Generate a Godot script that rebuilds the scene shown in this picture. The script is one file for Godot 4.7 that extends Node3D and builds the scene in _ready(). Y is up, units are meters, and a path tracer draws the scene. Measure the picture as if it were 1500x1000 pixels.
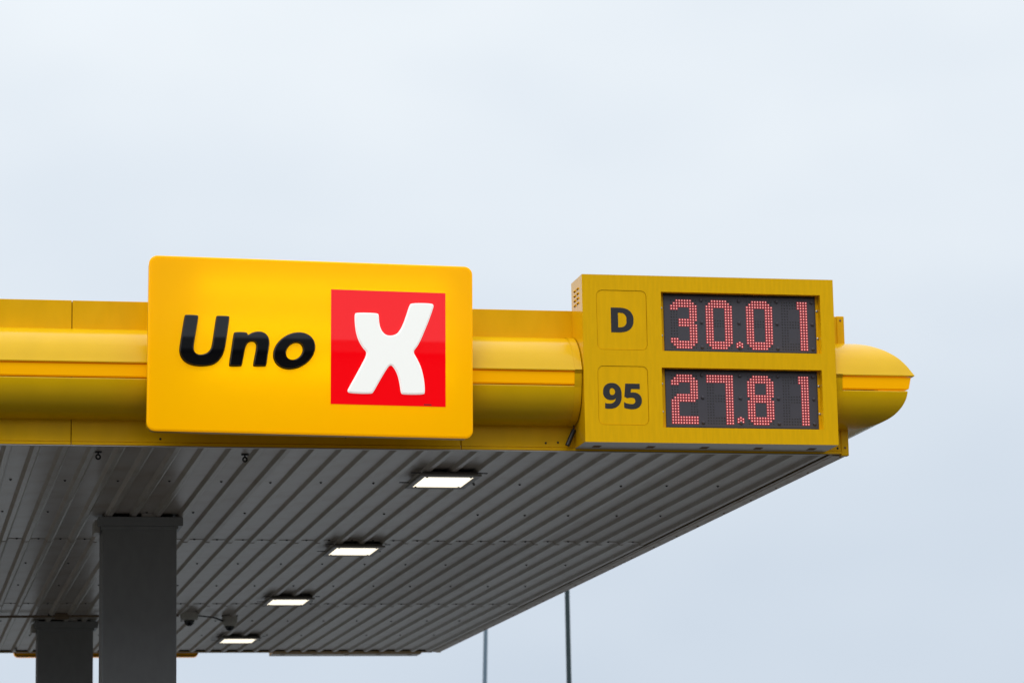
extends Node3D
# A fuel station canopy seen from the forecourt through a short telephoto lens, under an overcast sky.
# Heights called "rel" are measured from the soffit, which hangs H metres above the ground. The front fascia stands on z = 0.

const H := 5.13
const RIGHT := 7.645          # right edge of the canopy
const LEFT := -2.745          # left edge
const BACK := -17.85          # rear edge
const REACH_Z := 0.345        # how far the bullnose stands out on front and rear
const REACH_X := 0.446        # and on the sides
const PITCH := 0.2086         # rib spacing of the soffit sheets

var mats := {}
var taken := {}
var rng := RandomNumberGenerator.new()


# ---------------------------------------------------------------- helpers

func srgb(r: float, g: float, b: float) -> Color:      # linear base colour -> what albedo_color wants
	return Color(r, g, b).linear_to_srgb()


func noise_tex(freq: float, lo: float, hi: float, octaves := 4, seed_no := 1, size := 512, kind := FastNoiseLite.TYPE_SIMPLEX_SMOOTH) -> NoiseTexture2D:
	var n := FastNoiseLite.new()
	n.seed = seed_no
	n.noise_type = kind
	n.frequency = freq
	n.fractal_octaves = octaves
	var ramp := Gradient.new()
	ramp.set_color(0, Color(lo, lo, lo))
	ramp.set_color(1, Color(hi, hi, hi))
	var t := NoiseTexture2D.new()
	t.width = size
	t.height = size
	t.seamless = true
	t.noise = n
	t.color_ramp = ramp
	return t


func tint_tex(freq: float, colors: Array, stops: Array, octaves: int, seed_no: int) -> NoiseTexture2D:
	var t := noise_tex(freq, 0, 1, octaves, seed_no)
	var ramp := Gradient.new()
	ramp.offsets = PackedFloat32Array(stops)
	ramp.colors = PackedColorArray(colors)
	t.color_ramp = ramp
	return t


func bump_tex(freq: float, strength: float, octaves := 3, seed_no := 5) -> NoiseTexture2D:
	var t := noise_tex(freq, 0, 1, octaves, seed_no)
	t.color_ramp = null
	t.as_normal_map = true
	t.bump_strength = strength
	return t


func mat(called: String, color: Color, rough := 0.5, metal := 0.0) -> StandardMaterial3D:
	var m := StandardMaterial3D.new()
	m.resource_name = called
	m.albedo_color = color
	m.roughness = rough
	m.metallic = metal
	mats[called] = m
	return m


func wear(m: StandardMaterial3D, t: Texture2D, scale: Vector3) -> void:
	m.albedo_texture = t
	m.uv1_triplanar = true
	m.uv1_world_triplanar = true
	m.uv1_scale = scale


func dented(m: StandardMaterial3D, scale: Vector3, depth: float) -> void:   # the slow waviness of thin sheet metal
	m.normal_enabled = true
	m.normal_texture = mats.waves
	m.normal_scale = depth
	m.uv1_scale = scale


func builder() -> SurfaceTool:
	var st := SurfaceTool.new()
	st.begin(Mesh.PRIMITIVE_TRIANGLES)
	return st


func tri(st: SurfaceTool, p: Array, n: Array) -> void:   # three corners and their normals; the front face runs clockwise
	var face: Vector3 = (p[1] - p[0]).cross(p[2] - p[0])
	var order := [0, 1, 2]
	if face.dot(n[0] + n[1] + n[2]) > 0.0:
		order = [0, 2, 1]
	for i in order:
		st.set_normal(n[i])
		st.add_vertex(p[i])


func quad(st: SurfaceTool, a: Vector3, b: Vector3, c: Vector3, d: Vector3, n: Vector3) -> void:
	tri(st, [a, b, c], [n, n, n])
	tri(st, [a, c, d], [n, n, n])


func quad4(st: SurfaceTool, p: Array, n: Array) -> void:
	tri(st, [p[0], p[1], p[2]], [n[0], n[1], n[2]])
	tri(st, [p[0], p[2], p[3]], [n[0], n[2], n[3]])


func box(st: SurfaceTool, lo: Vector3, hi: Vector3, c := 0.003) -> void:   # a box with chamfered edges
	var m := (lo + hi) / 2.0
	var h := (hi - lo) / 2.0
	c = minf(c, minf(h.x, minf(h.y, h.z)) * 0.45)
	var i := h - Vector3(c, c, c)
	for ax in 3:
		var u := (ax + 1) % 3
		var v := (ax + 2) % 3
		for s in [-1.0, 1.0]:
			var n := Vector3.ZERO
			n[ax] = s
			var pts := []
			for k in [[-1, -1], [1, -1], [1, 1], [-1, 1]]:
				var p := m
				p[ax] += s * h[ax]
				p[u] += k[0] * i[u]
				p[v] += k[1] * i[v]
				pts.append(p)
			quad(st, pts[0], pts[1], pts[2], pts[3], n)
		for s in [-1.0, 1.0]:          # the chamfer between faces u and v, along ax
			for t in [-1.0, 1.0]:
				var n := Vector3.ZERO
				n[u] = s
				n[v] = t
				var pts := []
				for k in [[-1, 0], [1, 0], [1, 1], [-1, 1]]:
					var p := m
					p[ax] += k[0] * i[ax]
					p[u] += s * (h[u] if k[1] == 0 else i[u])
					p[v] += t * (i[v] if k[1] == 0 else h[v])
					pts.append(p)
				quad(st, pts[0], pts[1], pts[2], pts[3], n.normalized())
	for sx in [-1.0, 1.0]:
		for sy in [-1.0, 1.0]:
			for sz in [-1.0, 1.0]:
				var s := Vector3(sx, sy, sz)
				var n := s.normalized()
				tri(st, [m + s * Vector3(h.x, i.y, i.z), m + s * Vector3(i.x, h.y, i.z), m + s * Vector3(i.x, i.y, h.z)], [n, n, n])


func lathe(st: SurfaceTool, at: Vector3, axis: Vector3, prof: Array, sides := 20) -> void:   # prof: Vector2(radius, distance along axis)
	var w := axis.normalized()
	var u := w.cross(Vector3(0.31, 0.9, 0.2)).normalized()
	var v := w.cross(u)
	for k in prof.size() - 1:
		var a: Vector2 = prof[k]
		var b: Vector2 = prof[k + 1]
		var d := b - a
		var n2 := Vector2(d.y, -d.x).normalized()
		for s in sides:
			var t0 := TAU * s / sides
			var t1 := TAU * (s + 1) / sides
			var r0 := u * cos(t0) + v * sin(t0)
			var r1 := u * cos(t1) + v * sin(t1)
			var n0 := r0 * n2.x + w * n2.y
			var n1 := r1 * n2.x + w * n2.y
			quad4(st, [at + r0 * a.x + w * a.y, at + r1 * a.x + w * a.y, at + r1 * b.x + w * b.y, at + r0 * b.x + w * b.y], [n0, n1, n1, n0])


func rod(st: SurfaceTool, a: Vector3, b: Vector3, r0: float, r1 := -1.0, sides := 14) -> void:
	var l := (b - a).length()
	r1 = r0 if r1 < 0 else r1
	lathe(st, a, b - a, [Vector2(0, 0), Vector2(r0, 0), Vector2(r1, l), Vector2(0, l)], sides)


func rounded_rect(w: float, h: float, r: float, steps := 7) -> PackedVector2Array:
	var out := PackedVector2Array()
	for k in 4:
		var c := Vector2((w / 2 - r) * [1, -1, -1, 1][k], (h / 2 - r) * [1, 1, -1, -1][k])
		for s in steps + 1:
			var a := PI / 2 * (k + float(s) / steps)
			out.append(c + Vector2(cos(a), sin(a)) * r)
	return out


func smooth_loop(p: PackedVector2Array, times := 2) -> PackedVector2Array:
	for t in times:
		var q := PackedVector2Array()
		for i in p.size():
			var a := p[i]
			var b := p[(i + 1) % p.size()]
			q.append(a.lerp(b, 0.25))
			q.append(a.lerp(b, 0.75))
		p = q
	return p


func loop_normals(p: PackedVector2Array) -> PackedVector2Array:   # outward, for loops either way round
	var area := 0.0
	for i in p.size():
		area += p[i].cross(p[(i + 1) % p.size()])
	var s := signf(area)
	var out := PackedVector2Array()
	for i in p.size():
		var a := (p[i] - p[i - 1]).normalized()
		var b := (p[(i + 1) % p.size()] - p[i]).normalized()
		var d := (a + b).normalized()
		out.append(Vector2(d.y, -d.x) * s)
	return out


# a plate with an outline in the xy plane; steps: Vector2(inset, z) from its back to its face. A second outline of the same length makes a ring.
func plate(st: SurfaceTool, p: PackedVector2Array, steps: Array, hole := PackedVector2Array()) -> void:
	var last := plate_wall(st, p, steps, 1.0)
	if hole.is_empty():
		var z: float = steps[-1].y
		var idx := Geometry2D.triangulate_polygon(p)
		var f := Vector3.BACK
		for i in range(0, idx.size(), 3):
			tri(st, [v3(last[idx[i]], z), v3(last[idx[i + 1]], z), v3(last[idx[i + 2]], z)], [f, f, f])
	else:
		var inner := plate_wall(st, hole, steps, -1.0)
		var z: float = steps[-1].y
		for i in p.size():
			var j := (i + 1) % p.size()
			quad(st, v3(last[i], z), v3(last[j], z), v3(inner[j], z), v3(inner[i], z), Vector3.BACK)


func plate_wall(st: SurfaceTool, p: PackedVector2Array, steps: Array, side: float) -> PackedVector2Array:
	var n := loop_normals(p)
	var rings := []
	for s in steps:
		var r := PackedVector2Array()
		for i in p.size():
			r.append(p[i] - n[i] * s.x * side)
		rings.append(r)
	for k in steps.size() - 1:
		var dz: float = steps[k + 1].y - steps[k].y
		var di: float = steps[k + 1].x - steps[k].x
		for i in p.size():
			var j := (i + 1) % p.size()
			var ni := Vector3(n[i].x * side * dz, n[i].y * side * dz, di).normalized()
			var nj := Vector3(n[j].x * side * dz, n[j].y * side * dz, di).normalized()
			quad4(st, [v3(rings[k][i], steps[k].y), v3(rings[k][j], steps[k].y), v3(rings[k + 1][j], steps[k + 1].y), v3(rings[k + 1][i], steps[k + 1].y)], [ni, nj, nj, ni])
	return rings[-1]


func v3(p: Vector2, z: float) -> Vector3:
	return Vector3(p.x, p.y, z)


# the part of a flat cell that surrounds a hole with rounded corners, facing +z, with the hole's walls going back to z1
func pierced(st: SurfaceTool, lo: Vector2, hi: Vector2, hlo: Vector2, hhi: Vector2, r: float, z: float, z1: float) -> void:
	var c := (hlo + hhi) / 2
	var loop := rounded_rect(hhi.x - hlo.x, hhi.y - hlo.y, maxf(r, 0.0005), 6 if r > 0 else 1)
	var n := loop_normals(loop)
	var per := loop.size() / 4
	for i in loop.size():
		var j := (i + 1) % loop.size()
		var a := c + loop[i]
		var b := c + loop[j]
		var corner := [Vector2(hi.x, hi.y), Vector2(lo.x, hi.y), Vector2(lo.x, lo.y), Vector2(hi.x, lo.y)]
		var ca: Vector2 = corner[i / per]
		var cb: Vector2 = corner[j / per]
		tri(st, [v3(a, z), v3(b, z), v3(ca, z)], [Vector3.BACK, Vector3.BACK, Vector3.BACK])
		if ca != cb:
			tri(st, [v3(b, z), v3(cb, z), v3(ca, z)], [Vector3.BACK, Vector3.BACK, Vector3.BACK])
		quad4(st, [v3(a, z), v3(b, z), v3(b, z1), v3(a, z1)], [-v3(n[i], 0), -v3(n[j], 0), -v3(n[j], 0), -v3(n[i], 0)])


func numbered(called: String) -> String:
	var k: int = taken.get(called, 0)
	taken[called] = k + 1
	return called if k == 0 else "%s_%03d" % [called, k]


func put(called: String, mesh: Mesh, material: Material, parent: Node3D, at := Vector3.ZERO) -> MeshInstance3D:
	var o := MeshInstance3D.new()
	o.name = called if parent != self else numbered(called)
	o.mesh = mesh
	o.material_override = material
	o.position = at
	parent.add_child(o, true)
	return o


func obj(called: String, st: SurfaceTool, material: Material, parent: Node3D, at := Vector3.ZERO) -> MeshInstance3D:
	return put(called, st.commit(), material, parent, at)


func tag(o: Node3D, label: String, category: String, group := "") -> void:
	o.set_meta("label", label)
	o.set_meta("category", category)
	if group:
		o.set_meta("group", group)


func thing(called: String, label: String, category: String, at: Vector3, group := "") -> Node3D:
	var o := Node3D.new()
	o.name = numbered(called)
	o.position = at
	tag(o, label, category, group)
	add_child(o)
	return o


func copy(o: Node3D, label: String, at: Vector3, turn := 0.0) -> Node3D:
	var c: Node3D = o.duplicate()
	c.name = numbered(String(o.name))
	c.position = at
	c.rotation.y = turn
	c.set_meta("label", label)
	add_child(c)
	return c


# ---------------------------------------------------------------- the scene

func _ready() -> void:
	rng.seed = 20
	camera_and_light()
	materials()
	ground()
	hills()
	canopy()
	columns()
	brand_signs()
	price_boards()
	ceiling_lights()
	small_things()
	lamp_posts()
	building_opposite()


func camera_and_light() -> void:
	var cam := Camera3D.new()
	cam.name = "camera"
	var lens := CameraAttributesPhysical.new()
	lens.frustum_focal_length = 109.0
	lens.frustum_focus_distance = 22.8
	lens.exposure_aperture = 4.0
	lens.frustum_near = 0.1
	lens.frustum_far = 2000.0
	cam.attributes = lens
	cam.keep_aspect = Camera3D.KEEP_HEIGHT
	cam.fov = 12.524
	cam.near = 0.1
	cam.far = 2000.0
	cam.position = Vector3(0.2377, H - 3.4829, 22.8872)
	cam.basis = Basis.from_euler(Vector3(0.182846, -0.204811, -0.018504), EULER_ORDER_YXZ)
	add_child(cam)

	var e := Environment.new()
	e.background_mode = Environment.BG_SKY
	e.tonemap_mode = Environment.TONE_MAPPER_LINEAR
	e.tonemap_exposure = 1.0
	e.sdfgi_enabled = true
	e.ssao_enabled = true
	e.ssil_enabled = true
	var sky := Sky.new()
	var pan := PanoramaSkyMaterial.new()
	pan.panorama = overcast()
	sky.sky_material = pan
	e.sky = sky
	e.background_energy_multiplier = 1.0
	var world := WorldEnvironment.new()
	world.name = "world"
	world.environment = e
	add_child(world)

	var sun := DirectionalLight3D.new()      # the bright part of the cloud cover, high behind the photographer's left shoulder
	sun.name = "sun"
	sun.light_energy = 0.3
	sun.light_color = Color(1.0, 0.97, 0.93)
	sun.light_angular_distance = 25.0
	sun.shadow_enabled = true
	sun.rotation_degrees = Vector3(-48, -25, 0)
	add_child(sun)


func overcast() -> ImageTexture:             # an even cloud layer, brighter towards the zenith as overcast skies are, with soft folds
	var w := 1024
	var h := 512
	var big := FastNoiseLite.new()
	big.seed = 11
	big.frequency = 1.6
	big.fractal_octaves = 5
	big.fractal_gain = 0.5
	var im := Image.create(w, h, false, Image.FORMAT_RGBF)
	for y in h:
		var el := (0.5 - (y + 0.5) / h) * PI
		var up := sin(el)
		for x in w:
			var az := (x + 0.5) / w * TAU
			var d := Vector3(cos(el) * sin(az), up, cos(el) * cos(az))
			var c: Color
			if up > -0.02:
				var lum := 0.655 * (1.0 + 1.12 * maxf(up, 0.0) + 0.6 * up * up)
				var flat_at := Vector3(d.x, d.y * 2.5, d.z) * 2.0
				var fold := big.get_noise_3dv(flat_at) * 0.06 + big.get_noise_3dv(flat_at * 4.0 + Vector3(7, 3, 1)) * 0.03
				lum *= 1.0 + fold
				var warm := clampf((lum - 0.68) / 0.22, 0.0, 1.0)
				c = Color(0.875, 1.0, 1.155).lerp(Color(0.935, 1.0, 1.06), warm) * lum
			else:
				c = Color(0.10, 0.10, 0.10)
			im.set_pixel(x, y, c)
	return ImageTexture.create_from_image(im)


func materials() -> void:
	var blotch := noise_tex(0.012, 0.955, 1.0, 5, 3)
	mats.waves = bump_tex(0.008, 6.0, 2)
	var streak := noise_tex(0.03, 0.945, 1.0, 5, 8)

	var m := mat("yellow_paint", srgb(0.84, 0.46, 0.001), 0.35)
	m.metallic_specular = 0.25
	wear(m, blotch, Vector3(0.7, 0.7, 0.7))
	dented(m, Vector3(0.9, 0.35, 0.9), 0.22)
	m = mat("yellow_shell", srgb(0.80, 0.47, 0.002), 0.2)
	m.metallic_specular = 0.36
	wear(m, blotch, Vector3(0.5, 0.5, 0.5))
	dented(m, Vector3(0.45, 0.45, 0.45), 0.12)
	m = mat("yellow_casing", srgb(0.90, 0.495, 0.001), 0.38)
	m.metallic_specular = 0.22
	wear(m, streak, Vector3(2.0, 0.25, 2.0))
	m = mat("yellow_gloss", srgb(0.84, 0.46, 0.001), 0.14)
	m.metallic_specular = 0.45
	wear(m, blotch, Vector3(0.7, 0.7, 0.7))
	m = mat("yellow_panel", srgb(0.92, 0.50, 0.001), 0.36)
	m.metallic_specular = 0.22
	wear(m, streak, Vector3(1.3, 0.2, 1.3))

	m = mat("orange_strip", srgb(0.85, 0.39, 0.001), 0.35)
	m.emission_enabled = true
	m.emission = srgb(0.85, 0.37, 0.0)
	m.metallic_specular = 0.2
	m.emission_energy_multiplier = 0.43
	m = mat("sign_yellow", srgb(0.86, 0.45, 0.0), 0.1)
	m.metallic_specular = 0.25
	m.emission_enabled = true
	m.emission = srgb(0.92, 0.44, 0.0)
	m.emission_energy_multiplier = 0.46
	m.backlight_enabled = true
	m.backlight = srgb(0.55, 0.40, 0.0)
	m = mat("lamp_tube", srgb(0.9, 0.9, 0.9), 0.4)
	m.emission_enabled = true
	m.emission = srgb(1.0, 0.96, 0.88)
	m.emission_energy_multiplier = 3.7
	mat("lamp_back", srgb(0.75, 0.75, 0.75), 0.7)
	m = mat("sign_red", srgb(0.62, 0.002, 0.006), 0.01)
	m.emission_enabled = true
	m.emission = srgb(0.9, 0.0, 0.002)
	m.emission_energy_multiplier = 0.56
	m = mat("sign_white", srgb(0.84, 0.83, 0.79), 0.18)
	m.emission_enabled = true
	m.emission = srgb(0.95, 0.97, 0.94)
	m.emission_energy_multiplier = 0.36
	mat("sign_black", srgb(0.004, 0.004, 0.005), 0.01)
	mat("maker_mark", srgb(0.12, 0.004, 0.006), 0.4)
	mat("print_black", srgb(0.014, 0.014, 0.018), 0.5)

	var stain := tint_tex(0.008, [Color(0.90, 0.86, 0.82), Color(0.97, 0.955, 0.94), Color(1, 1, 1)], [0.0, 0.45, 1.0], 5, 21)
	m = mat("soffit_steel", srgb(0.57, 0.525, 0.48), 0.29)
	m.metallic_specular = 0.42
	wear(m, stain, Vector3(0.45, 0.45, 0.45))
	m = mat("soffit_steel_worn", srgb(0.52, 0.47, 0.425), 0.32)
	m.metallic_specular = 0.4
	wear(m, stain, Vector3(0.38, 0.38, 0.38))
	m = mat("trim_steel", srgb(0.74, 0.68, 0.62), 0.4, 0.15)
	wear(m, tint_tex(0.02, [Color(0.72, 0.62, 0.52), Color(0.95, 0.92, 0.9), Color(1, 1, 1)], [0.0, 0.4, 1.0], 5, 33), Vector3(1.0, 1.0, 0.3))
	mat("dark_deck", srgb(0.03, 0.03, 0.032), 0.8)
	m = mat("pale_steel", srgb(0.60, 0.56, 0.52), 0.38, 0.55)
	wear(m, blotch, Vector3(1.5, 1.5, 1.5))
	m = mat("column_grey", srgb(0.27, 0.268, 0.275), 0.4)
	wear(m, noise_tex(0.02, 0.95, 1.0, 4, 14), Vector3(0.8, 0.4, 0.8))
	mat("rust", srgb(0.24, 0.125, 0.045), 0.8)
	mat("bolt_dark", srgb(0.010, 0.010, 0.010), 0.6)
	mat("bolt_steel", srgb(0.45, 0.45, 0.45), 0.35, 0.8)
	mat("black_rubber", srgb(0.012, 0.013, 0.016), 0.45)
	mat("camera_white", srgb(0.55, 0.52, 0.48), 0.5)
	mat("dome_dark", srgb(0.008, 0.008, 0.01), 0.06)
	mat("conduit_tan", srgb(0.20, 0.135, 0.085), 0.6)
	m = mat("led_face", srgb(0.058, 0.053, 0.066), 0.45)
	mat("led_bezel", srgb(0.012, 0.012, 0.014), 0.5)
	mat("led_off", srgb(0.03, 0.028, 0.03), 0.4)
	m = mat("led_core", srgb(0.6, 0.2, 0.18), 0.3)
	m.emission_enabled = true
	m.emission = srgb(1.0, 0.62, 0.56)
	m.emission_energy_multiplier = 1.3
	m = mat("led_lens", srgb(0.30, 0.01, 0.015), 0.3)
	m.emission_enabled = true
	m.emission = srgb(1.0, 0.06, 0.09)
	m.emission_energy_multiplier = 0.32
	m = mat("lamp_glass", srgb(0.9, 0.9, 0.88), 0.3)
	m.emission_enabled = true
	m.emission = srgb(1.0, 0.90, 0.70)
	m.emission_energy_multiplier = 1.25
	mat("lamp_frame", srgb(0.30, 0.27, 0.25), 0.4)
	mat("lamp_body", srgb(0.20, 0.18, 0.165), 0.6)
	mat("post_dark", srgb(0.014, 0.032, 0.038), 0.5)
	mat("post_grey", srgb(0.13, 0.19, 0.25), 0.5)
	m = mat("asphalt", srgb(0.062, 0.059, 0.055), 0.2)
	wear(m, noise_tex(0.03, 0.7, 1.0, 5, 41), Vector3(0.25, 0.25, 0.25))
	m = mat("grass_ground", srgb(0.035, 0.05, 0.018), 0.95)
	wear(m, noise_tex(0.03, 0.6, 1.0, 5, 43), Vector3(0.2, 0.2, 0.2))
	m = mat("forest", srgb(0.03, 0.042, 0.022), 0.95)
	wear(m, noise_tex(0.06, 0.5, 1.0, 5, 47), Vector3(0.05, 0.05, 0.05))
	m = mat("facade_brick", srgb(0.10, 0.07, 0.055), 0.8)
	wear(m, noise_tex(0.06, 0.75, 1.0, 4, 44), Vector3(0.6, 2.0, 0.6))
	mat("facade_glass", srgb(0.02, 0.024, 0.028), 0.08)
	mat("facade_frame", srgb(0.25, 0.25, 0.25), 0.5)


func hills() -> void:                        # low wooded hills all round, just under the lower edge of the picture
	var n := FastNoiseLite.new()
	n.seed = 77
	n.frequency = 0.012
	n.fractal_octaves = 4
	var st := builder()
	var seg := 240
	var ring := []
	for i in seg + 1:
		var a := TAU * (i % seg) / seg
		var d := Vector2(cos(a), sin(a))
		var h := 15.0 + 5.0 * n.get_noise_2d(d.x * 300.0, d.y * 300.0) + 2.5 * n.get_noise_2d(d.x * 2400.0, d.y * 2400.0)
		ring.append([Vector3(d.x * 300, -0.5, d.y * 300 - 10), Vector3(d.x * 318, h * 0.7, d.y * 318 - 10), Vector3(d.x * 350, h, d.y * 350 - 10), Vector3(d.x * 420, -0.5, d.y * 420 - 10)])
	for i in seg:
		for k in 3:
			var a: Vector3 = ring[i][k]
			var b: Vector3 = ring[i + 1][k]
			var c: Vector3 = ring[i + 1][k + 1]
			var d: Vector3 = ring[i][k + 1]
			var face := (b - a).cross(d - a).normalized()
			quad(st, a, b, c, d, face if face.y > 0 else -face)
	var o := obj("hills", st, mats.forest, self)
	o.set_meta("kind", "structure")


func ground() -> void:
	var st := builder()
	quad(st, Vector3(-700, -0.004, 700), Vector3(700, -0.004, 700), Vector3(700, -0.004, -700), Vector3(-700, -0.004, -700), Vector3.UP)
	var g := obj("ground", st, mats.grass_ground, self)
	g.set_meta("kind", "structure")
	st = builder()
	quad(st, Vector3(-12, 0, 40), Vector3(20, 0, 40), Vector3(20, 0, -75), Vector3(-12, 0, -75), Vector3.UP)
	var f := obj("forecourt_pavement", st, mats.asphalt, self)
	f.set_meta("kind", "structure")


# ---------------------------------------------------------------- canopy

func canopy() -> void:
	var c := thing("fuel_station_canopy", "yellow fuel station canopy with rounded edge and grey ribbed metal soffit", "canopy", Vector3(0, H, 0))
	soffit(c)

	# fascia: flat yellow sheets, butted with open joints, on all four sides
	var front_joints := [LEFT + 0.055, -1.285, 1.652, 4.583, RIGHT - 0.055]
	for i in 4:
		var st := builder()
		box(st, Vector3(front_joints[i] + 0.003, 0.026, -0.04), Vector3(front_joints[i + 1] - 0.003, 1.087, 0.0), 0.002)
		box(st, Vector3(front_joints[i] + 0.003, 0.001, -0.04), Vector3(front_joints[i + 1] - 0.003, 0.0235, 0.006), 0.002)
		obj("fascia_panel", st, mats.yellow_paint, c)
		st = builder()
		box(st, Vector3(front_joints[i] + 0.003, 0.0, BACK), Vector3(front_joints[i + 1] - 0.003, 1.087, BACK + 0.04), 0.002)
		obj("fascia_panel", st, mats.yellow_paint, c)
	for i in 6:
		for s in [LEFT, RIGHT - 0.04]:
			var st := builder()
			box(st, Vector3(s, 0.0, BACK + 0.055 + i * 2.957), Vector3(s + 0.04, 1.087, BACK + 0.049 + (i + 1) * 2.957), 0.002)
			obj("fascia_panel", st, mats.yellow_paint, c)
	for x in front_joints.slice(1, 4):      # battens behind the joints
		for z in [-0.046, BACK + 0.041]:
			var st := builder()
			box(st, Vector3(x - 0.05, 0.03, z), Vector3(x + 0.05, 1.083, z + 0.005), 0.001)
			obj("joint_batten", st, mats.dark_deck, c)
	for x in [LEFT, RIGHT - 0.053]:
		for z in [-0.055, BACK - 0.004]:
			var st := builder()
			box(st, Vector3(x - 0.004, -0.012, z), Vector3(x + 0.057, 1.09, z + 0.059), 0.004)
			var post := obj("corner_cover", st, mats.yellow_paint, c)
			for y in [0.05, 1.055]:
				st = builder()
				lathe(st, Vector3(x + 0.026, y, z + 0.059), Vector3.BACK, [Vector2(0, 0.004), Vector2(0.008, 0.003), Vector2(0.01, 0)], 10)
				obj("corner_screw", st, mats.rust, post)
	var st := builder()
	for p in [[1.02, 0.055], [2.31, 0.052], [3.70, 0.085], [5.24, 0.058], [5.335, 0.063], [7.50, 0.045], [7.56, 0.045]]:
		st = builder()
		lathe(st, Vector3(p[0], p[1], 0.0), Vector3.BACK, [Vector2(0.0, 0.006), Vector2(0.006, 0.005), Vector2(0.009, 0)], 10)
		obj("fascia_screw", st, mats.bolt_dark, c)
	st = builder()
	box(st, Vector3(LEFT + 0.05, 0.16, BACK + 0.041), Vector3(RIGHT - 0.042, 0.22, -0.041), 0.0)
	obj("roof_deck", st, mats.dark_deck, c)

	# trim under the edges
	st = builder()
	box(st, Vector3(LEFT, -0.008, -0.03), Vector3(RIGHT - 0.21, -0.0005, 0.003), 0.002)
	obj("front_trim", st, mats.pale_steel, c)
	for i in 7:
		for s in [[RIGHT - 0.108, RIGHT - 0.004], [LEFT + 0.004, LEFT + 0.108]]:
			var z0 := -0.06 - i * 2.54
			var z1 := maxf(z0 - 2.53, BACK + 0.01)
			st = builder()
			box(st, Vector3(s[0], -0.008, z1), Vector3(s[1], 0.0, z0), 0.002)
			var inner: float = s[0] - 0.024 if s[0] > 0 else s[1]
			box(st, Vector3(inner, -0.003, z1), Vector3(inner + 0.024, 0.006, z0), 0.002)
			var t := obj("edge_trim", st, mats.trim_steel, c)
			st = builder()
			for q in [0.03, 0.9, 1.8]:
				st = builder()
				lathe(st, Vector3(s[0] + 0.07, -0.008, z0 - q), Vector3.DOWN, [Vector2(0, 0.006), Vector2(0.006, 0.005), Vector2(0.012, 0)], 8)
				obj("edge_screw", st, mats.rust, t)
	st = builder()
	box(st, Vector3(LEFT + 0.11, -0.012, BACK - 0.006), Vector3(RIGHT - 0.112, 0.002, BACK + 0.03), 0.003)
	obj("rear_trim", st, mats.trim_steel, c)
	st = builder()
	box(st, Vector3(LEFT + 0.12, 0.003, BACK + 0.047), Vector3(RIGHT - 0.12, 0.15, BACK + 0.06), 0.002)
	obj("closure_strip", st, mats.dark_deck, c)
	bullnose(c)


func sheet_mesh(x0: float, x1: float, z0: float, z1: float) -> ArrayMesh:
	# wide flats at height 0, narrow ribs 29 mm lower; rib centres sit at 0.1564 + n * PITCH
	var pts: Array[Vector2] = []
	var k := int(floor((x0 - 0.1564) / PITCH))
	pts.append(Vector2(x0, 0))
	while true:
		var mid := 0.1564 + k * PITCH
		for q in [[-0.0435, 0.0], [-0.039, -0.0015], [-0.0200, -0.0270], [-0.0165, -0.029], [0.0165, -0.029], [0.0200, -0.0270], [0.039, -0.0015], [0.0435, 0.0]]:
			if mid + q[0] > x0 + 0.001 and mid + q[0] < x1 - 0.001:
				pts.append(Vector2(mid + q[0], q[1]))
		k += 1
		if mid > x1:
			break
	pts.append(Vector2(x1, 0))
	var st := builder()
	var t := 0.004
	for i in pts.size() - 1:
		var a := pts[i]
		var b := pts[i + 1]
		var d := b - a
		var n := Vector3(d.y, -d.x, 0).normalized()
		quad(st, Vector3(a.x, a.y, z0), Vector3(b.x, b.y, z0), Vector3(b.x, b.y, z1), Vector3(a.x, a.y, z1), n)
		quad(st, Vector3(a.x, a.y + t, z0), Vector3(b.x, b.y + t, z0), Vector3(b.x, b.y + t, z1), Vector3(a.x, a.y + t, z1), -n)
		for z in [z0, z1]:
			quad(st, Vector3(a.x, a.y, z), Vector3(b.x, b.y, z), Vector3(b.x, b.y + t, z), Vector3(a.x, a.y + t, z), Vector3(0, 0, 1 if z == z0 else -1))
	return st.commit()


func soffit(c: Node3D) -> void:
	var st := builder()
	lathe(st, Vector3.ZERO, Vector3.DOWN, [Vector2(0, 0.010), Vector2(0.0075, 0.0095), Vector2(0.0085, 0.003), Vector2(0.012, 0.0025), Vector2(0.013, 0)], 10)
	var head := st.commit()
	var rows := [[-0.012, -5.957], [-5.917, -11.822], [-11.782, -17.72]]
	var screw_rows := [[[-2.052, 2], [-3.987, 2], [-5.912, 1]], [[-7.836, 2], [-9.882, 2], [-11.777, 1]], [[-13.742, 2], [-15.606, 2]]]
	var x1 := RIGHT - 0.163
	var width := 5 * PITCH
	var sheets := 10
	for i in sheets:
		var a := maxf(x1 - width, LEFT + 0.12)
		for r in 3:
			var drop := -0.005 * r - 0.0015 * (i % 2)
			var worn := (i * 3 + r * 5) % 4 == 0
			var s := put("soffit_sheet", sheet_mesh(a + 0.0015, x1 - 0.0015, rows[r][0], rows[r][1]), mats.soffit_steel_worn if worn else mats.soffit_steel, c, Vector3(0, 0.027 + drop, 0))
			for row in screw_rows[r]:
				var n := int(ceil((a - 0.0522) / PITCH))
				while 0.0522 + n * PITCH < x1 - 0.02:
					if posmod(n, row[1]) == 0 and not (row[1] == 2 and rng.randf() < 0.06):
						var at := Vector3(0.0522 + n * PITCH + rng.randf_range(-0.02, 0.02), 0, row[0] + rng.randf_range(-0.02, 0.02))
						if row[1] == 1:
							at.z = row[0] + rng.randf_range(-0.006, 0.006)
						if at.x > a + 0.02:
							put("screw", head, mats.bolt_dark, s, at)
					n += 1
		x1 = a
		if x1 <= LEFT + 0.13:
			break


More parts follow.
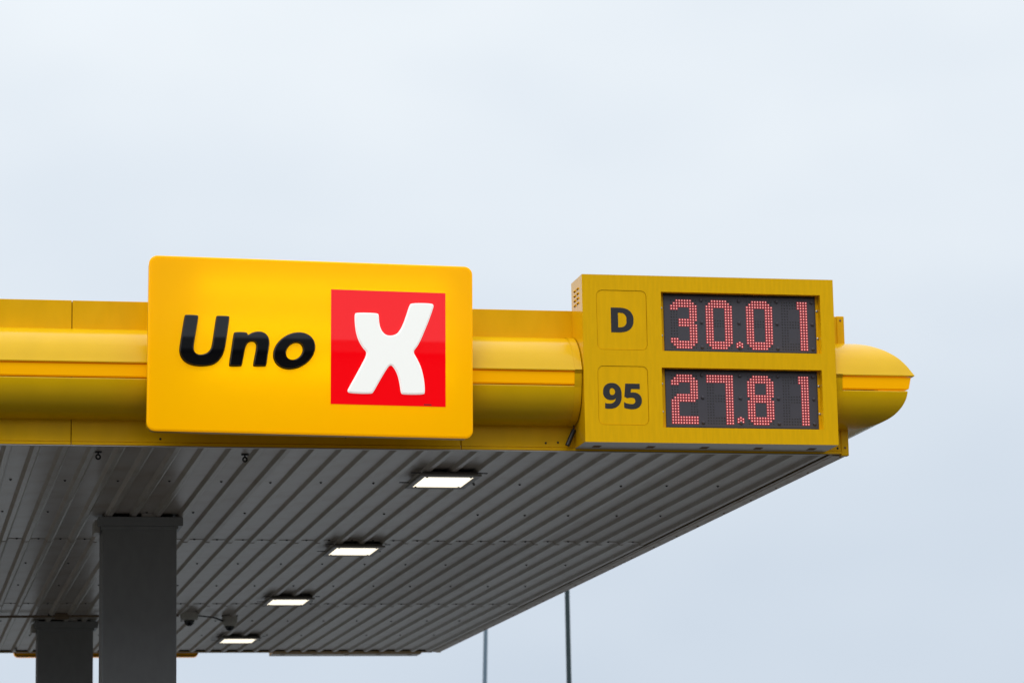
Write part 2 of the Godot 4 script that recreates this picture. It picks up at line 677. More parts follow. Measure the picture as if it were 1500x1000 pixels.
# the bullnose round the canopy's edge: each profile point is (share of the reach, height), swept along the sides with mitred corners
func nose_point(p: Vector2, corner: Vector2, flat_x: float) -> Vector3:
	# corner: (-1 or 1 for left/right, 1 or -1 for front/rear); 0 leaves that axis at the given position
	var x := flat_x
	if corner.x > 0:
		x = RIGHT + p.x * REACH_X
	elif corner.x < 0:
		x = LEFT - p.x * REACH_X
	var z := p.x * REACH_Z if corner.y > 0 else BACK - p.x * REACH_Z
	return Vector3(x, p.y, z)


func nose_strip(st: SurfaceTool, prof: Array, a: Array, b: Array, facing: Vector3, lift := 0.0) -> void:
	for k in prof.size() - 1:
		var ns := []
		for e in 2:
			var i: int = k + e
			var n := Vector2.ZERO
			for j in [i - 1, i]:
				if j >= 0 and j < prof.size() - 1:
					var d: Vector2 = prof[j + 1] - prof[j]
					var own: Vector2 = prof[k + 1] - prof[k]
					if d.normalized().dot(own.normalized()) > 0.72:
						n += Vector2(-d.y, d.x * 0.36).normalized()
			n = n.normalized()
			ns.append(facing * n.x + Vector3.UP * n.y)
		var p0: Vector2 = prof[k]
		var p1: Vector2 = prof[k + 1]
		quad4(st, [nose_point(p0, a[0], a[1]) + ns[0] * lift, nose_point(p0, b[0], b[1]) + ns[0] * lift, nose_point(p1, b[0], b[1]) + ns[1] * lift, nose_point(p1, a[0], a[1]) + ns[1] * lift], [ns[0], ns[0], ns[1], ns[1]])


func smooth_profile(p: Array) -> Array:
	var c := Curve2D.new()
	for i in p.size():
		var t: Vector2 = Vector2.ZERO
		if i > 0 and i < p.size() - 1:
			t = (p[i + 1] - p[i - 1]) / 6.0
		c.add_point(p[i], -t, t)
	var out := []
	for i in p.size() - 1:
		for s in 3:
			out.append(c.sample(i, s / 3.0))
	out.append(p[-1])
	return out


func bullnose(c: Node3D) -> void:
	var top := smooth_profile([Vector2(0.0, 0.869), Vector2(0.14, 0.863), Vector2(0.28, 0.848), Vector2(0.43, 0.822), Vector2(0.6, 0.78), Vector2(0.765, 0.72), Vector2(0.887, 0.652), Vector2(0.965, 0.594), Vector2(1.0, 0.568)])
	top.append(Vector2(0.994, 0.561))
	top.append(Vector2(0.76, 0.563))
	var strip := [Vector2(0.80, 0.556), Vector2(0.945, 0.5525), Vector2(0.912, 0.468), Vector2(0.89, 0.464), Vector2(0.78, 0.464)]
	var low := [Vector2(0.74, 0.452), Vector2(0.885, 0.452), Vector2(0.892, 0.444)]
	low.append_array(smooth_profile([Vector2(0.890, 0.438), Vector2(0.866, 0.392), Vector2(0.80, 0.332), Vector2(0.69, 0.276), Vector2(0.56, 0.238), Vector2(0.4, 0.21), Vector2(0.2, 0.194), Vector2(0.0, 0.188)]))
	var band := [Vector2(0.0, 0.871)]
	band.append_array(top.slice(1, top.size() - 2))
	band.append(Vector2(0.945, 0.545))
	band.append(Vector2(0.925, 0.47))
	band.append_array(low.slice(2))
	var none := Vector2(0, 1)
	var rear := Vector2(0, -1)
	var runs := [
		["front", [Vector2(-1, 1), 0.0], [none, 5.402]],
		["front", [none, 7.515], [Vector2(1, 1), 0.0]],
		["rear", [Vector2(-1, -1), 0.0], [rear, 5.36]],
		["rear", [rear, 7.40], [Vector2(1, -1), 0.0]],
	]
	for part in [["upper_shell", top, mats.yellow_shell], ["light_strip", strip, mats.orange_strip], ["lower_shell", low, mats.yellow_shell]]:
		for r in runs:
			var st := builder()
			nose_strip(st, part[1], r[1], r[2], Vector3.BACK if r[0] == "front" else Vector3.FORWARD)
			obj(part[0], st, part[2], c)
		for s in [-1.0, 1.0]:
			var st := builder()
			nose_strip(st, part[1], [Vector2(s, 1), 0.0], [Vector2(s, -1), 0.0], Vector3(s, 0, 0))
			obj(part[0], st, part[2], c)
	for x in [[5.402, 5.458], [7.458, 7.515]]:
		var st := builder()
		nose_strip(st, band, [none, x[0]], [none, x[1]], Vector3.BACK, 0.003)
		var loop := PackedVector2Array()
		for p in band:
			loop.append(Vector2(p.x * (REACH_Z + 0.003), p.y))
		var idx := Geometry2D.triangulate_polygon(loop)
		for e in x:
			var n := Vector3.RIGHT if e == x[1] else Vector3.LEFT
			for i in range(0, idx.size(), 3):
				var t := []
				for j in 3:
					t.append(Vector3(e, loop[idx[i + j]].y, loop[idx[i + j]].x))
				tri(st, t, [n, n, n])
		obj("end_band", st, mats.yellow_shell, c)


# ---------------------------------------------------------------- columns

func columns() -> void:
	var col := thing("canopy_column", "nearer dark grey square column with a stepped cap under the canopy", "column", Vector3(2.504, 0, -4.269), "columns carrying the canopy")
	var st := builder()
	box(st, Vector3(-0.322, 0, -0.205), Vector3(0.318, H - 0.063, 0.205), 0.006)
	obj("shaft", st, mats.column_grey, col)
	st = builder()
	box(st, Vector3(-0.362, H - 0.085, -0.245), Vector3(0.372, H - 0.007, 0.222), 0.004)
	box(st, Vector3(-0.335, H - 0.113, -0.22), Vector3(0.331, H - 0.085, 0.214), 0.004)
	obj("cap", st, mats.column_grey, col)
	st = builder()
	box(st, Vector3(-0.385, H - 0.133, -0.2), Vector3(-0.336, H - 0.023, 0.1), 0.004)
	obj("side_bracket", st, mats.pale_steel, col)
	st = builder()
	box(st, Vector3(0.012, H - 0.009, 0.10), Vector3(0.138, H + 0.055, 0.19), 0.006)
	box(st, Vector3(0.005, H + 0.021, 0.095), Vector3(0.145, H + 0.026, 0.195), 0.002)
	obj("junction_box", st, mats.pale_steel, col)
	st = builder()
	box(st, Vector3(-0.3, H - 0.013, -0.19), Vector3(0.3, H + 0.14, 0.06), 0.004)
	obj("head_plate", st, mats.dark_deck, col)
	copy(col, "farther dark grey square column half hidden behind the nearer column", Vector3(2.447, 0, -13.802))


# ---------------------------------------------------------------- brand sign

func pts(flat: Array) -> PackedVector2Array:
	var out := PackedVector2Array()
	for i in range(0, flat.size(), 2):
		out.append(Vector2(flat[i], flat[i + 1]) / 1000.0)
	return out


func brand_signs() -> void:
	var s := thing("brand_sign", "yellow light box sign with black letters Uno and white X on red square", "sign", Vector3(3.381, H + 0.674, 0.36), "brand signs on the canopy edge")
	s.rotation.z = -0.012
	var st := builder()
	var edge := []
	edge.append(Vector2(0.5, 0.0))
	edge.append(Vector2(0.009, 0.0))
	edge.append(Vector2(0.005, 0.004))
	edge.append(Vector2(0.004, 0.118))
	edge.append(Vector2(0.02, 0.1195))
	edge.append(Vector2(0.001, 0.1196))
	for i in 7:
		var a := PI / 2 * i / 6
		edge.append(Vector2(0.018 * (1 - cos(a)), 0.122 + 0.018 * sin(a)))
	plate(st, rounded_rect(2.416, 1.302, 0.062, 8), edge.slice(1, 4), rounded_rect(2.416 - 0.06, 1.302 - 0.06, 0.04, 8))
	obj("casing", st, mats.yellow_paint, s)
	st = builder()
	box(st, Vector3(-1.185, -0.628, 0.001), Vector3(1.185, 0.628, 0.004), 0.001)
	obj("back_plate", st, mats.yellow_paint, s)
	st = builder()
	box(st, Vector3(-1.17, -0.61, 0.005), Vector3(1.17, 0.61, 0.008), 0.001)
	obj("reflector", st, mats.lamp_back, s)
	for y in [0.44, 0.14, -0.16]:          # the tubes that light the face from inside
		st = builder()
		rod(st, Vector3(-0.85, y, 0.045), Vector3(1.02, y, 0.045), 0.013)
		obj("lamp_tube", st, mats.lamp_tube, s)
	st = builder()
	plate(st, rounded_rect(2.418, 1.304, 0.063, 8), edge.slice(5))
	obj("lit_face", st, mats.sign_yellow, s)
	st = builder()
	for x in [-0.8, 0.8]:
		box(st, Vector3(x - 0.04, 0.27, -0.36), Vector3(x + 0.04, 0.36, 0.002), 0.004)
	obj("mounting_bracket", st, mats.yellow_paint, s)

	st = builder()
	var sq := PackedVector2Array([Vector2(1.0, 0.439), Vector2(0.139, 0.439), Vector2(0.139, -0.421), Vector2(1.0, -0.421)])
	plate(st, sq, [Vector2(0, 0.139), Vector2(0.0, 0.1425), Vector2(0.0015, 0.144)])
	var red := obj("red_panel", st, mats.sign_red, s)
	st = builder()
	box(st, Vector3(0.835, -0.412, 0.1435), Vector3(0.893, -0.404, 0.1447), 0.0004)
	obj("maker_mark", st, mats.maker_mark, red)
	var x_loop := smooth_loop(pts([315, 255, 325, 269, 484, 271, 496, 258, 499, 202, 508, 158, 528, 125, 552, 106, 588, 102, 625, 113, 650, 138, 676, 186, 700, 253, 725, 335, 742, 355, 897, 358, 912, 342, 900, 302, 873, 224, 840, 144, 811, 75, 786, 27, 753, -13, 782, -59, 812, -121, 831, -189, 841, -257, 843, -318, 832, -334, 676, -338, 662, -325, 654, -263, 640, -197, 615, -144, 583, -111, 543, -170, 499, -247, 457, -325, 441, -340, 277, -339, 262, -324, 267, -307, 310, -229, 363, -130, 412, -33, 377, 3, 348, 50, 328, 104, 318, 167, 315, 216]))
	st = builder()
	plate(st, x_loop, [Vector2(0, 0.143), Vector2(0.0, 0.147), Vector2(0.001, 0.1485), Vector2(0.006, 0.1485), Vector2(0.007, 0.155), Vector2(0.0085, 0.158), Vector2(0.011, 0.159)])
	obj("white_letter", st, mats.sign_white, red)

	var u_loop := smooth_loop(pts([-936, 213, -849, 212, -841, 204, -858, 93, -874, -14, -875, -42, -864, -68, -844, -80, -820, -82, -784, -72, -760, -52, -744, -22, -730, 81, -714, 204, -705, 213, -621, 213, -613, 205, -627, 92, -643, -23, -656, -72, -682, -119, -723, -154, -775, -168, -835, -172, -895, -164, -943, -140, -972, -102, -981, -62, -980, -33, -964, 81, -946, 203]))
	var n_loop := smooth_loop(pts([-608, -166, -617, -157, -600, -38, -584, 84, -575, 95, -493, 97, -481, 89, -478, 74, -452, 92, -416, 104, -380, 105, -346, 93, -323, 63, -316, 24, -321, -13, -330, -83, -339, -150, -349, -158, -431, -161, -440, -153, -428, -85, -415, -16, -418, 9, -432, 23, -453, 26, -476, 16, -491, -7, -499, -39, -510, -100, -519, -155, -529, -163]))
	var o_out := PackedVector2Array()
	var o_in := PackedVector2Array()
	for i in 64:
		var a := TAU * i / 64
		var e := Vector2(cos(a), sin(a))
		o_out.append(Vector2(-0.134 + 0.155 * e.x + 0.026 * e.y, -0.033 + 0.141 * e.y + 0.012 * e.x))
		o_in.append(Vector2(-0.133 + 0.060 * e.x + 0.010 * e.y, -0.037 + 0.062 * e.y + 0.006 * e.x))
	var raised := [Vector2(0, 0.139), Vector2(0, 0.147), Vector2(0.001, 0.149), Vector2(0.004, 0.149), Vector2(0.005, 0.163), Vector2(0.0065, 0.167), Vector2(0.010, 0.170)]
	for l in [u_loop, n_loop]:
		st = builder()
		plate(st, l, raised)
		obj("black_letter", st, mats.sign_black, s)
	st = builder()
	plate(st, o_out, raised, o_in)
	obj("black_letter", st, mats.sign_black, s)

	var back := copy(s, "yellow sign hanging on the rear canopy edge, only its lower rim showing behind the columns", Vector3(3.265, H + 0.618, BACK - 0.36), PI)
	back.rotation.z = 0.0


# ---------------------------------------------------------------- price board

func digit_rows(d: String) -> Array:
	var cap_top := ["..######..", ".########.", "##########"]
	var cap_low := ["##########", ".########.", "..######.."]
	var both := "###....###"
	var right := ".......###"
	var rows := []
	match d:
		"0":
			rows = cap_top.duplicate()
			for i in 12:
				rows.append(both)
			rows.append_array(cap_low)
		"1":
			for i in 3:
				rows.append("......####")
			for i in 15:
				rows.append(right)
		"2":
			rows = cap_top.duplicate()
			rows.append_array([both, right, right, right, "..########", ".#########", "#########."])
			for i in 5:
				rows.append("###.......")
			for i in 3:
				rows.append("##########")
		"3":
			rows = cap_top.duplicate()
			rows.append_array([both, right, right, right, "...#######", "...######.", "...#######", right, right, right, right, both])
			rows.append_array(cap_low)
		"7":
			for i in 3:
				rows.append("##########")
			for i in 15:
				rows.append(right)
		"8":
			rows = cap_top.duplicate()
			for i in 4:
				rows.append(both)
			rows.append_array(["##########", ".########.", "##########"])
			for i in 5:
				rows.append(both)
			rows.append_array(cap_low)
	return rows


func led(core: SurfaceTool, lens: SurfaceTool, at: Vector3) -> void:
	lathe(lens, at, Vector3.BACK, [Vector2(0.0099, 0.0), Vector2(0.0088, 0.002), Vector2(0.004, 0.0032)], 8)
	lathe(core, at, Vector3.BACK, [Vector2(0.0036, 0.0028), Vector2(0.0031, 0.0052), Vector2(0.0, 0.0066)], 8)


func price_boards() -> void:
	var x0 := 5.465
	var x1 := 7.452
	var y0 := 0.014
	var y1 := 1.301
	var zf := 0.367
	# the node stands at the board's bottom centre on the fascia; parts are laid out about it
	var mid := Vector3((x0 + x1) / 2, y0, 0.0)
	var b := thing("price_board", "yellow fuel price box with red LED prices 30.01 and 27.81", "price board", mid + Vector3(0, H, 0.001), "price boards on the canopy edge")
	var off := -mid
	var st := builder()
	var zc := zf - 0.0025
	# casing: top, sides and back as bevelled plates
	box(st, off + Vector3(x0, y0 + 0.003, 0.0), off + Vector3(x0 + 0.004, y1, zc), 0.0015)
	box(st, off + Vector3(x1 - 0.004, y0 + 0.003, 0.0), off + Vector3(x1, y1, zc), 0.0015)
	box(st, off + Vector3(x0 + 0.0045, y1 - 0.004, 0.0), off + Vector3(x1 - 0.0045, y1, zc), 0.0015)
	box(st, off + Vector3(x0 + 0.0045, y0 + 0.005, 0.0), off + Vector3(x1 - 0.0045, y1 - 0.0045, 0.004), 0.001)
	obj("casing", st, mats.yellow_gloss, b)
	# front plate with two rounded panel openings and two display windows
	st = builder()
	var xs := 6.005
	var ys := 0.66
	var wells := [[Vector2(5.575, 0.722), Vector2(5.966, 1.182)], [Vector2(5.572, 0.147), Vector2(5.963, 0.598)]]
	var windows := [[Vector2(6.081, 0.7205), Vector2(7.344, 1.178)], [Vector2(6.072, 0.1325), Vector2(7.338, 0.5925)]]
	var shift := Vector2(off.x, off.y)
	for i in 2:
		var lo := Vector2(x0, ys if i == 0 else y0) + shift
		var hi := Vector2(xs, y1 if i == 0 else ys) + shift
		pierced(st, lo, hi, wells[i][0] + shift, wells[i][1] + shift, 0.045, zf, zf - 0.008)
		pierced(st, Vector2(xs, lo.y - shift.y) + shift * Vector2(1, 1), Vector2(x1, hi.y - shift.y) + shift, windows[i][0] + shift, windows[i][1] + shift, 0.0, zf, 0.306)
	for e in [[Vector3(x0, y0, zf), Vector3(x1, y0, zf), Vector3.DOWN], [Vector3(x0, y1, zf), Vector3(x1, y1, zf), Vector3.UP], [Vector3(x0, y0, zf), Vector3(x0, y1, zf), Vector3.LEFT], [Vector3(x1, y0, zf), Vector3(x1, y1, zf), Vector3.RIGHT]]:
		quad(st, off + e[0], off + e[1], off + e[1] - Vector3(0, 0, 0.0022), off + e[0] - Vector3(0, 0, 0.0022), e[2])
	obj("front_plate", st, mats.yellow_casing, b)
	st = builder()
	box(st, off + Vector3(x0 + 0.001, y0, 0.001), off + Vector3(x1 - 0.001, y0 + 0.0035, zc), 0.001)
	var bottom := obj("bottom_plate", st, mats.pale_steel, b)
	for x in [5.602, 6.023, 6.447, 6.874, 7.301]:
		st = builder()
		box(st, off + Vector3(x - 0.03, y0 - 0.002, 0.105), off + Vector3(x + 0.03, y0 + 0.001, 0.195), 0.0008)
		obj("drain_cover", st, mats.rust, bottom)

	# grade panels with their letters
	var font := SystemFont.new()
	font.font_names = PackedStringArray(["Droid Sans"])
	font.font_weight = 700
	var bold := FontVariation.new()
	bold.base_font = font
	bold.variation_embolden = 0.5
	for i in 2:
		var lo: Vector2 = wells[i][0]
		var hi: Vector2 = wells[i][1]
		st = builder()
		plate(st, rounded_rect(hi.x - lo.x - 0.005, hi.y - lo.y - 0.005, 0.042, 6), [Vector2(0, -0.004), Vector2(0, -0.0008), Vector2(0.0008, 0)])
		var c := (lo + hi) / 2
		var panel := obj("grade_panel", st, mats.yellow_panel, b, off + Vector3(c.x, c.y, zf - 0.0035))
		var t := TextMesh.new()
		t.font = bold
		t.font_size = 96
		t.text = ["D", "95"][i]
		t.depth = 0.0015
		t.curve_step = 0.5
		t.horizontal_alignment = HORIZONTAL_ALIGNMENT_CENTER
		t.vertical_alignment = VERTICAL_ALIGNMENT_CENTER
		var want: float = [0.191, 0.199][i]
		t.pixel_size = want / 0.714 / 96.0
		var box_of := t.get_aabb()
		var aim: Vector2 = [Vector2(5.774, 0.9525), Vector2(5.761, 0.368)][i]
		var wide: float = [0.176, 0.300][i]
		var l := put("printed_letters", t, mats.print_black, panel, Vector3(aim.x - c.x, aim.y - c.y, 0.0008))
		var sx := wide / box_of.size.x
		var sy := want / box_of.size.y
		l.scale = Vector3(sx, sy, 1)
		l.position -= Vector3(box_of.get_center().x * sx, box_of.get_center().y * sy, 0)

	# the two LED displays
	var prices := ["30.01", "27.81"]
	for i in 2:
		var lo := Vector2([6.113, 6.1105][i], [0.722, 0.134][i])
		var hi := Vector2([7.320, 7.3155][i], [1.1765, 0.591][i])
		st = builder()
		box(st, off + Vector3(windows[i][0].x + 0.0005, windows[i][0].y + 0.0005, 0.296), off + Vector3(windows[i][1].x - 0.0005, windows[i][1].y - 0.0005, 0.3055), 0.0)
		obj("window_flange", st, mats.yellow_paint, b)
		st = builder()
		var rim := 0.016
		pierced(st, lo + shift, hi + shift, lo + Vector2(0.003, rim) + shift, hi - Vector2(0.003, rim) + shift, 0.0, 0.3125, 0.307)
		for e in [[lo, Vector2(hi.x, lo.y), Vector3.DOWN], [Vector2(lo.x, hi.y), hi, Vector3.UP], [lo, Vector2(lo.x, hi.y), Vector3.LEFT], [Vector2(hi.x, lo.y), hi, Vector3.RIGHT]]:
			quad(st, off + v3(e[0], 0.3125), off + v3(e[1], 0.3125), off + v3(e[1], 0.305), off + v3(e[0], 0.305), e[2])
		var d := obj("led_display", st, mats.led_bezel, b)
		st = builder()
		box(st, off + v3(lo + Vector2(0.003, rim), 0.3056), off + v3(hi - Vector2(0.003, rim), 0.3085), 0.0)
		obj("display_face", st, mats.led_face, d)
		var face := 0.3088
		var step := 0.0214
		var first: Vector2 = [Vector2(6.1745, 1.1245), Vector2(6.1655, 0.5425)][i]
		var starts: Array = [[0.0, 0.2793, 0.600, 0.8790], [0.0, 0.2785, 0.600, 0.8785]][i]
		var unlit := builder()
		var k := 0
		for ch in prices[i]:
			var core := builder()
			var lens := builder()
			if ch == ".":
				var at: Vector2 = first + Vector2([0.5345, 0.5335][i], -0.341)
				led(core, lens, off + v3(at, face))
				for q in 6:
					var a := PI / 2 + TAU * q / 6
					led(core, lens, off + v3(at + Vector2(cos(a), sin(a)) * 0.0215, face))
				var dot := obj("decimal_point", lens, mats.led_lens, d)
				obj_core(core, d, "decimal_point_core")
				dot.set_meta("label", "red LED decimal point")
				continue
			var rows := digit_rows(ch)
			for r in 18:
				for q in 10:
					var at := first + Vector2(starts[k] + q * step, -r * step)
					var p := off + v3(at, face)
					if rows[r][q] == "#":
						led(core, lens, p)
					elif r < 3 or r > 14 or q < 3 or q > 6 or (r > 6 and r < 10):
						lathe(unlit, p, Vector3.BACK, [Vector2(0.006, 0), Vector2(0.0045, 0.002), Vector2(0, 0.003)], 6)
			obj("lit_digit", lens, mats.led_lens, d)
			obj_core(core, d, "lit_digit_core")
			k += 1
		var off_dots := obj("unlit_dots", unlit, mats.led_off, d)
		off_dots.set_meta("kind", "stuff")
		st = builder()
		lathe(st, Vector3.ZERO, Vector3.BACK, [Vector2(0.013, 0), Vector2(0.013, 0.006), Vector2(0.009, 0.011), Vector2(0, 0.0125)], 12)
		var knob := st.commit()
		for gx in [0.2365, 0.5345, 0.8370, 1.118]:
			for gy in [0.0, 0.172, 0.365]:
				put("mounting_boss", knob, mats.led_face, d, off + Vector3(first.x + gx, first.y + 0.006 - gy, face))
		st = builder()
		lathe(st, Vector3.ZERO, Vector3.BACK, [Vector2(0.0095, 0), Vector2(0.009, 0.004), Vector2(0.004, 0.006), Vector2(0, 0.0062)], 12)
		var screw := st.commit()
		for x in [windows[i][0].x + 0.013, windows[i][1].x - 0.010]:
			for q in [0.25, 0.72]:
				put("flange_screw", screw, mats.bolt_steel, b, off + Vector3(x, lerpf(hi.y, lo.y, q), 0.3056))

	# louvres pressed into the left side
	for r in 4:
		for q in 2:
			var at := off + Vector3(x0, 1.212 - 0.0375 * r, 0.118 + 0.1 * q)
			st = builder()
			for w in 6:
				var a0 := PI / 2 * w / 6
				var a1 := PI / 2 * (w + 1) / 6
				var p0 := Vector3(-0.010 * sin(a0), 0.012 * cos(a0), 0)
				var p1 := Vector3(-0.010 * sin(a1), 0.012 * cos(a1), 0)
				var hw := Vector3(0, 0, 0.021)
				quad4(st, [at + p0 - hw, at + p0 + hw, at + p1 + hw, at + p1 - hw], [Vector3(-sin(a0), cos(a0), 0), Vector3(-sin(a0), cos(a0), 0), Vector3(-sin(a1), cos(a1), 0), Vector3(-sin(a1), cos(a1), 0)])
				for s in [-1.0, 1.0]:
					tri(st, [at + hw * s, at + p0 + hw * s, at + p1 + hw * s], [Vector3(0, 0, s), Vector3(0, 0, s), Vector3(0, 0, s)])
			var v := obj("vent_louvre", st, mats.yellow_casing, b)
			st = builder()
			box(st, at + Vector3(-0.0012, -0.006, -0.019), at + Vector3(0.001, 0.002, 0.019), 0.0)
			obj("vent_slot", st, mats.bolt_dark, v)

	copy(b, "back of the rear price box, pale underside showing beyond the soffit", Vector3(6.40, H - 0.026, BACK - 0.008), PI)


func obj_core(core: SurfaceTool, d: Node3D, called: String) -> void:
	obj(called, core, mats.led_core, d)


# ---------------------------------------------------------------- lights under the canopy

func ceiling_lights() -> void:
	var labels := ["white lit canopy lamp nearest the red X sign", "lit canopy lamp second from the front edge", "lit canopy lamp third from the front, right of the dome cameras", "farthest lit canopy lamp, beside the rear edge"]
	var first: Node3D
	for i in 4:
		var at := Vector3(4.717, H - 0.0355, -1.508 - 4.772 * i)
		if i > 0:
			copy(first, labels[i], at)
			continue
		first = thing("canopy_lamp", labels[0], "lamp", at, "square lamps under the canopy")
		var st := builder()
		box(st, Vector3(-0.225, 0.006, -0.335), Vector3(0.225, 0.034, 0.335), 0.004)
		box(st, Vector3(-0.13, 0.034, -0.2), Vector3(0.13, 0.09, 0.2), 0.004)
		obj("housing", st, mats.lamp_body, first)
		st = builder()
		var f := 0.038
		for s in [-1.0, 1.0]:
			box(st, Vector3(-0.245, -0.006, s * 0.34 - f), Vector3(0.245, 0.012, s * 0.34 + f), 0.003)
			box(st, Vector3(s * 0.2225 - 0.0225, -0.0055, -0.302), Vector3(s * 0.2225 + 0.0225, 0.0115, 0.302), 0.003)
		obj("frame", st, mats.lamp_frame, first)
		st = builder()
		box(st, Vector3(-0.1995, -0.001, -0.3015), Vector3(0.1995, 0.0055, 0.3015), 0.001)
		obj("lamp_glass", st, mats.lamp_glass, first)
		st = builder()
		for sx in [-1.0, 1.0]:
			for sz in [-1.0, 1.0]:
				lathe(st, Vector3(sx * 0.178, -0.001, sz * 0.27), Vector3.DOWN, [Vector2(0.009, 0), Vector2(0.008, 0.005), Vector2(0, 0.006)], 10)
		obj("glass_clips", st, mats.bolt_dark, first)
		st = builder()
		for s in [-1.0, 1.0]:
			box(st, Vector3(s * 0.27 - 0.04, 0.03, -0.30), Vector3(s * 0.27 + 0.04, 0.034, -0.26), 0.001)
			box(st, Vector3(s * 0.27 - 0.04, 0.03, 0.26), Vector3(s * 0.27 + 0.04, 0.034, 0.30), 0.001)
		obj("bracket", st, mats.bolt_dark, first)
		var a := AreaLight3D.new()
		a.name = "lamp_light"
		a.area_size = Vector2(0.39, 0.59)
		a.light_color = Color(1.0, 0.96, 0.88)
		a.light_energy = 0.12
		a.shadow_enabled = true
		a.position = Vector3(0, -0.012, 0)
		a.rotation_degrees = Vector3(-90, 0, 0)
		first.add_child(a)


# ---------------------------------------------------------------- cameras, conduit, hooks, cable

func small_things() -> void:
	# two dome cameras
	var cam := thing("dome_camera", "dome security camera with flat white base beside the near column", "security camera", Vector3(3.792, H + 0.015, -12.674), "dome cameras under the canopy")
	var st := builder()
	lathe(st, Vector3.ZERO, Vector3.DOWN, [Vector2(0, 0.0), Vector2(0.104, 0.0), Vector2(0.106, 0.012), Vector2(0.102, 0.07), Vector2(0.092, 0.092), Vector2(0.062, 0.098)], 28)
	obj("base", st, mats.camera_white, cam)
	st = builder()
	var arc := []
	for i in 9:
		var a := PI / 2 * i / 8
		arc.append(Vector2(0.062 * cos(a), 0.096 + 0.07 * sin(a)))
	lathe(st, Vector3.ZERO, Vector3.DOWN, arc, 24)
	obj("dome", st, mats.dome_dark, cam)
	st = builder()
	box(st, Vector3(-0.085, -0.002, -0.09), Vector3(0.085, 0.012, 0.09), 0.003)
	obj("mounting_plate", st, mats.bolt_dark, cam)
	var cam2 := thing("dome_camera", "dome security camera with tapering base between the two far lamps", "security camera", Vector3(4.306, H + 0.007, -13.117), "dome cameras under the canopy")
	st = builder()
	lathe(st, Vector3.ZERO, Vector3.DOWN, [Vector2(0, 0.0), Vector2(0.088, 0.0), Vector2(0.090, 0.022), Vector2(0.084, 0.075), Vector2(0.066, 0.112), Vector2(0.056, 0.116)], 28)
	obj("base", st, mats.camera_white, cam2)
	st = builder()
	arc.clear()
	for i in 9:
		var a := PI / 2 * i / 8
		arc.append(Vector2(0.056 * cos(a), 0.114 + 0.058 * sin(a)))
	lathe(st, Vector3.ZERO, Vector3.DOWN, arc, 24)
	obj("dome", st, mats.dome_dark, cam2)
	st = builder()
	for s in [-1.0, 1.0]:
		box(st, Vector3(s * 0.06 - 0.035, -0.002, -0.02), Vector3(s * 0.06 + 0.035, 0.02, 0.02), 0.003)
	obj("mounting_plate", st, mats.bolt_dark, cam2)

	st = builder()
	rod(st, Vector3(3.898, H - 0.028, -12.694), Vector3(4.090, H - 0.028, -12.875), 0.008)
	rod(st, Vector3(4.090, H - 0.028, -12.875), Vector3(4.221, H - 0.049, -13.077), 0.011)
	var lead := obj("camera_cable", st, mats.black_rubber, self)
	tag(lead, "thin dark cable running between the two dome cameras", "cable")

	var pipe := thing("conduit", "tan conduit pipe crossing the soffit in front of the farther column", "pipe", Vector3(-2.3, H - 0.021, -13.258))
	st = builder()
	rod(st, Vector3.ZERO, Vector3(5.98, 0.0, 0.53), 0.0135)
	obj("tube", st, mats.conduit_tan, pipe)
	for x in [0.9, 2.1, 3.3, 4.52, 5.5]:
		st = builder()
		var at := Vector3(x, 0, 0.53 * x / 5.98)
		box(st, at + Vector3(-0.02, -0.002, -0.02), at + Vector3(0.02, 0.03, 0.02), 0.002)
		obj("clip", st, mats.bolt_dark, pipe)
	st = builder()
	box(st, Vector3(4.58, -0.03, 0.33), Vector3(4.74, 0.035, 0.43), 0.006)
	obj("junction_box", st, mats.conduit_tan, pipe)

	# eye bolts hanging from the soffit
	var eye := thing("eye_bolt", "black eye bolt under the fascia above the near column, left of the other", "hook", Vector3(1.885, H + 0.028, -0.480), "eye bolts under the front edge")
	st = builder()
	box(st, Vector3(-0.028, -0.012, -0.02), Vector3(0.028, -0.002, 0.02), 0.003)
	rod(st, Vector3(0, -0.012, 0), Vector3(0, -0.034, 0), 0.006)
	obj("base_plate", st, mats.bolt_dark, eye)
	var tor := TorusMesh.new()
	tor.inner_radius = 0.010
	tor.outer_radius = 0.023
	tor.rings = 24
	tor.ring_segments = 10
	var ring := put("ring", tor, mats.bolt_dark, eye, Vector3(0, -0.044, 0))
	ring.rotation = Vector3(PI / 2, 0.25, 0)
	copy(eye, "black eye bolt under the lower edge of the brand sign", Vector3(3.003, H + 0.028, -0.530))
	var hook := copy(eye, "small dark eye bolt by the rear soffit edge, left of the farther column", Vector3(2.03, H + 0.015, -17.05))
	hook.rotation.y = 0.6

	# black cable sleeve hanging below the bullnose beside the price box
	var sleeve := thing("cable_sleeve", "short black cable sleeve hanging beside the lower left of price box", "cable", Vector3(5.425, H + 0.19, 0.05))
	st = builder()
	rod(st, Vector3(0.028, 0.01, 0.0), Vector3(0.022, -0.05, 0.002), 0.006)
	obj("cable", st, mats.black_rubber, sleeve)
	st = builder()
	rod(st, Vector3(0.024, -0.04, 0.002), Vector3(-0.03, -0.158, 0.01), 0.0185)
	rod(st, Vector3(0.027, -0.034, 0.002), Vector3(0.02, -0.05, 0.003), 0.014)
	obj("sleeve", st, mats.black_rubber, sleeve)


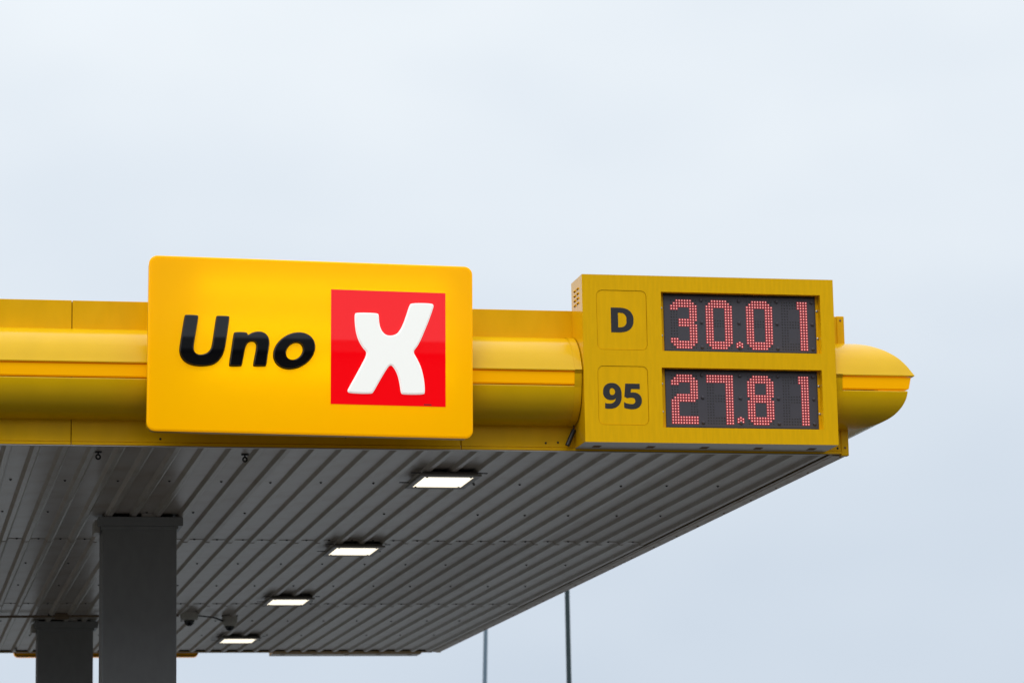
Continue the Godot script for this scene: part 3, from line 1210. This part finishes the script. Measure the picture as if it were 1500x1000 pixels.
func lamp_posts() -> void:
	var p := thing("lamp_post", "dark green lamp post standing behind the canopy's right edge", "lamp post", Vector3(14.372, 0, -40))
	var st := builder()
	lathe(st, Vector3.ZERO, Vector3.UP, [Vector2(0.075, 0), Vector2(0.058, 2.0), Vector2(0.05, 8.0), Vector2(0.045, 9.6), Vector2(0, 9.6)], 20)
	obj("pole", st, mats.post_dark, p)
	st = builder()
	lathe(st, Vector3.ZERO, Vector3.UP, [Vector2(0.13, 0), Vector2(0.13, 0.03), Vector2(0.078, 0.05), Vector2(0.078, 1.2), Vector2(0.06, 1.24)], 20)
	obj("base", st, mats.post_dark, p)
	st = builder()
	rod(st, Vector3(0, 9.55, 0), Vector3(-0.9, 9.75, 0), 0.035)
	box(st, Vector3(-1.5, 9.70, -0.12), Vector3(-0.85, 9.82, 0.12), 0.03)
	obj("lantern", st, mats.post_dark, p)

	p = thing("lamp_post", "thin blue grey leaning post left of the dark lamp post", "lamp post", Vector3(16.26, 0, -60))
	p.rotation.z = -0.034
	st = builder()
	lathe(st, Vector3.ZERO, Vector3.UP, [Vector2(0.085, 0), Vector2(0.066, 5.0), Vector2(0.05, 11.0), Vector2(0, 11.0)], 20)
	obj("pole", st, mats.post_grey, p)
	st = builder()
	lathe(st, Vector3.ZERO, Vector3.UP, [Vector2(0.15, 0), Vector2(0.15, 0.03), Vector2(0.10, 0.05), Vector2(0.10, 0.8), Vector2(0.085, 0.83)], 20)
	obj("base", st, mats.post_grey, p)


func building_opposite() -> void:
	# the flat-roofed block across the road whose roof line is mirrored in the glossy sign
	var b := thing("office_block", "long flat roofed brick block across the road, mirrored in the sign", "building", Vector3(10, 0, 45))
	var top := 14.25
	var half := 36.0
	var st := builder()
	box(st, Vector3(-half, 0, 0.15), Vector3(half, top - 0.3, 14), 0.02)
	obj("wall", st, mats.facade_brick, b)
	st = builder()
	box(st, Vector3(-half - 0.15, top - 0.3, 0.0), Vector3(half + 0.15, top, 14.15), 0.03)
	obj("roof", st, mats.facade_frame, b)
	st = builder()
	box(st, Vector3(-0.8, -0.75, -0.06), Vector3(0.8, 0.75, 0.08), 0.01)
	var frame := st.commit()
	st = builder()
	for s in [-1.0, 1.0]:
		box(st, Vector3(s * 0.37 - 0.34, -0.68, -0.075), Vector3(s * 0.37 + 0.34, 0.68, -0.055), 0.0)
	var glass := st.commit()
	for f in 4:
		for i in 22:
			var w := put("window", frame, mats.facade_frame, b, Vector3(-half + 2.2 + i * 3.2, 2.0 + f * 3.35, 0.15))
			put("pane", glass, mats.facade_glass, w)
	copy(b, "flat roofed brick block behind the canopy, left of what the picture shows", Vector3(-35.1, 0, -50), PI)
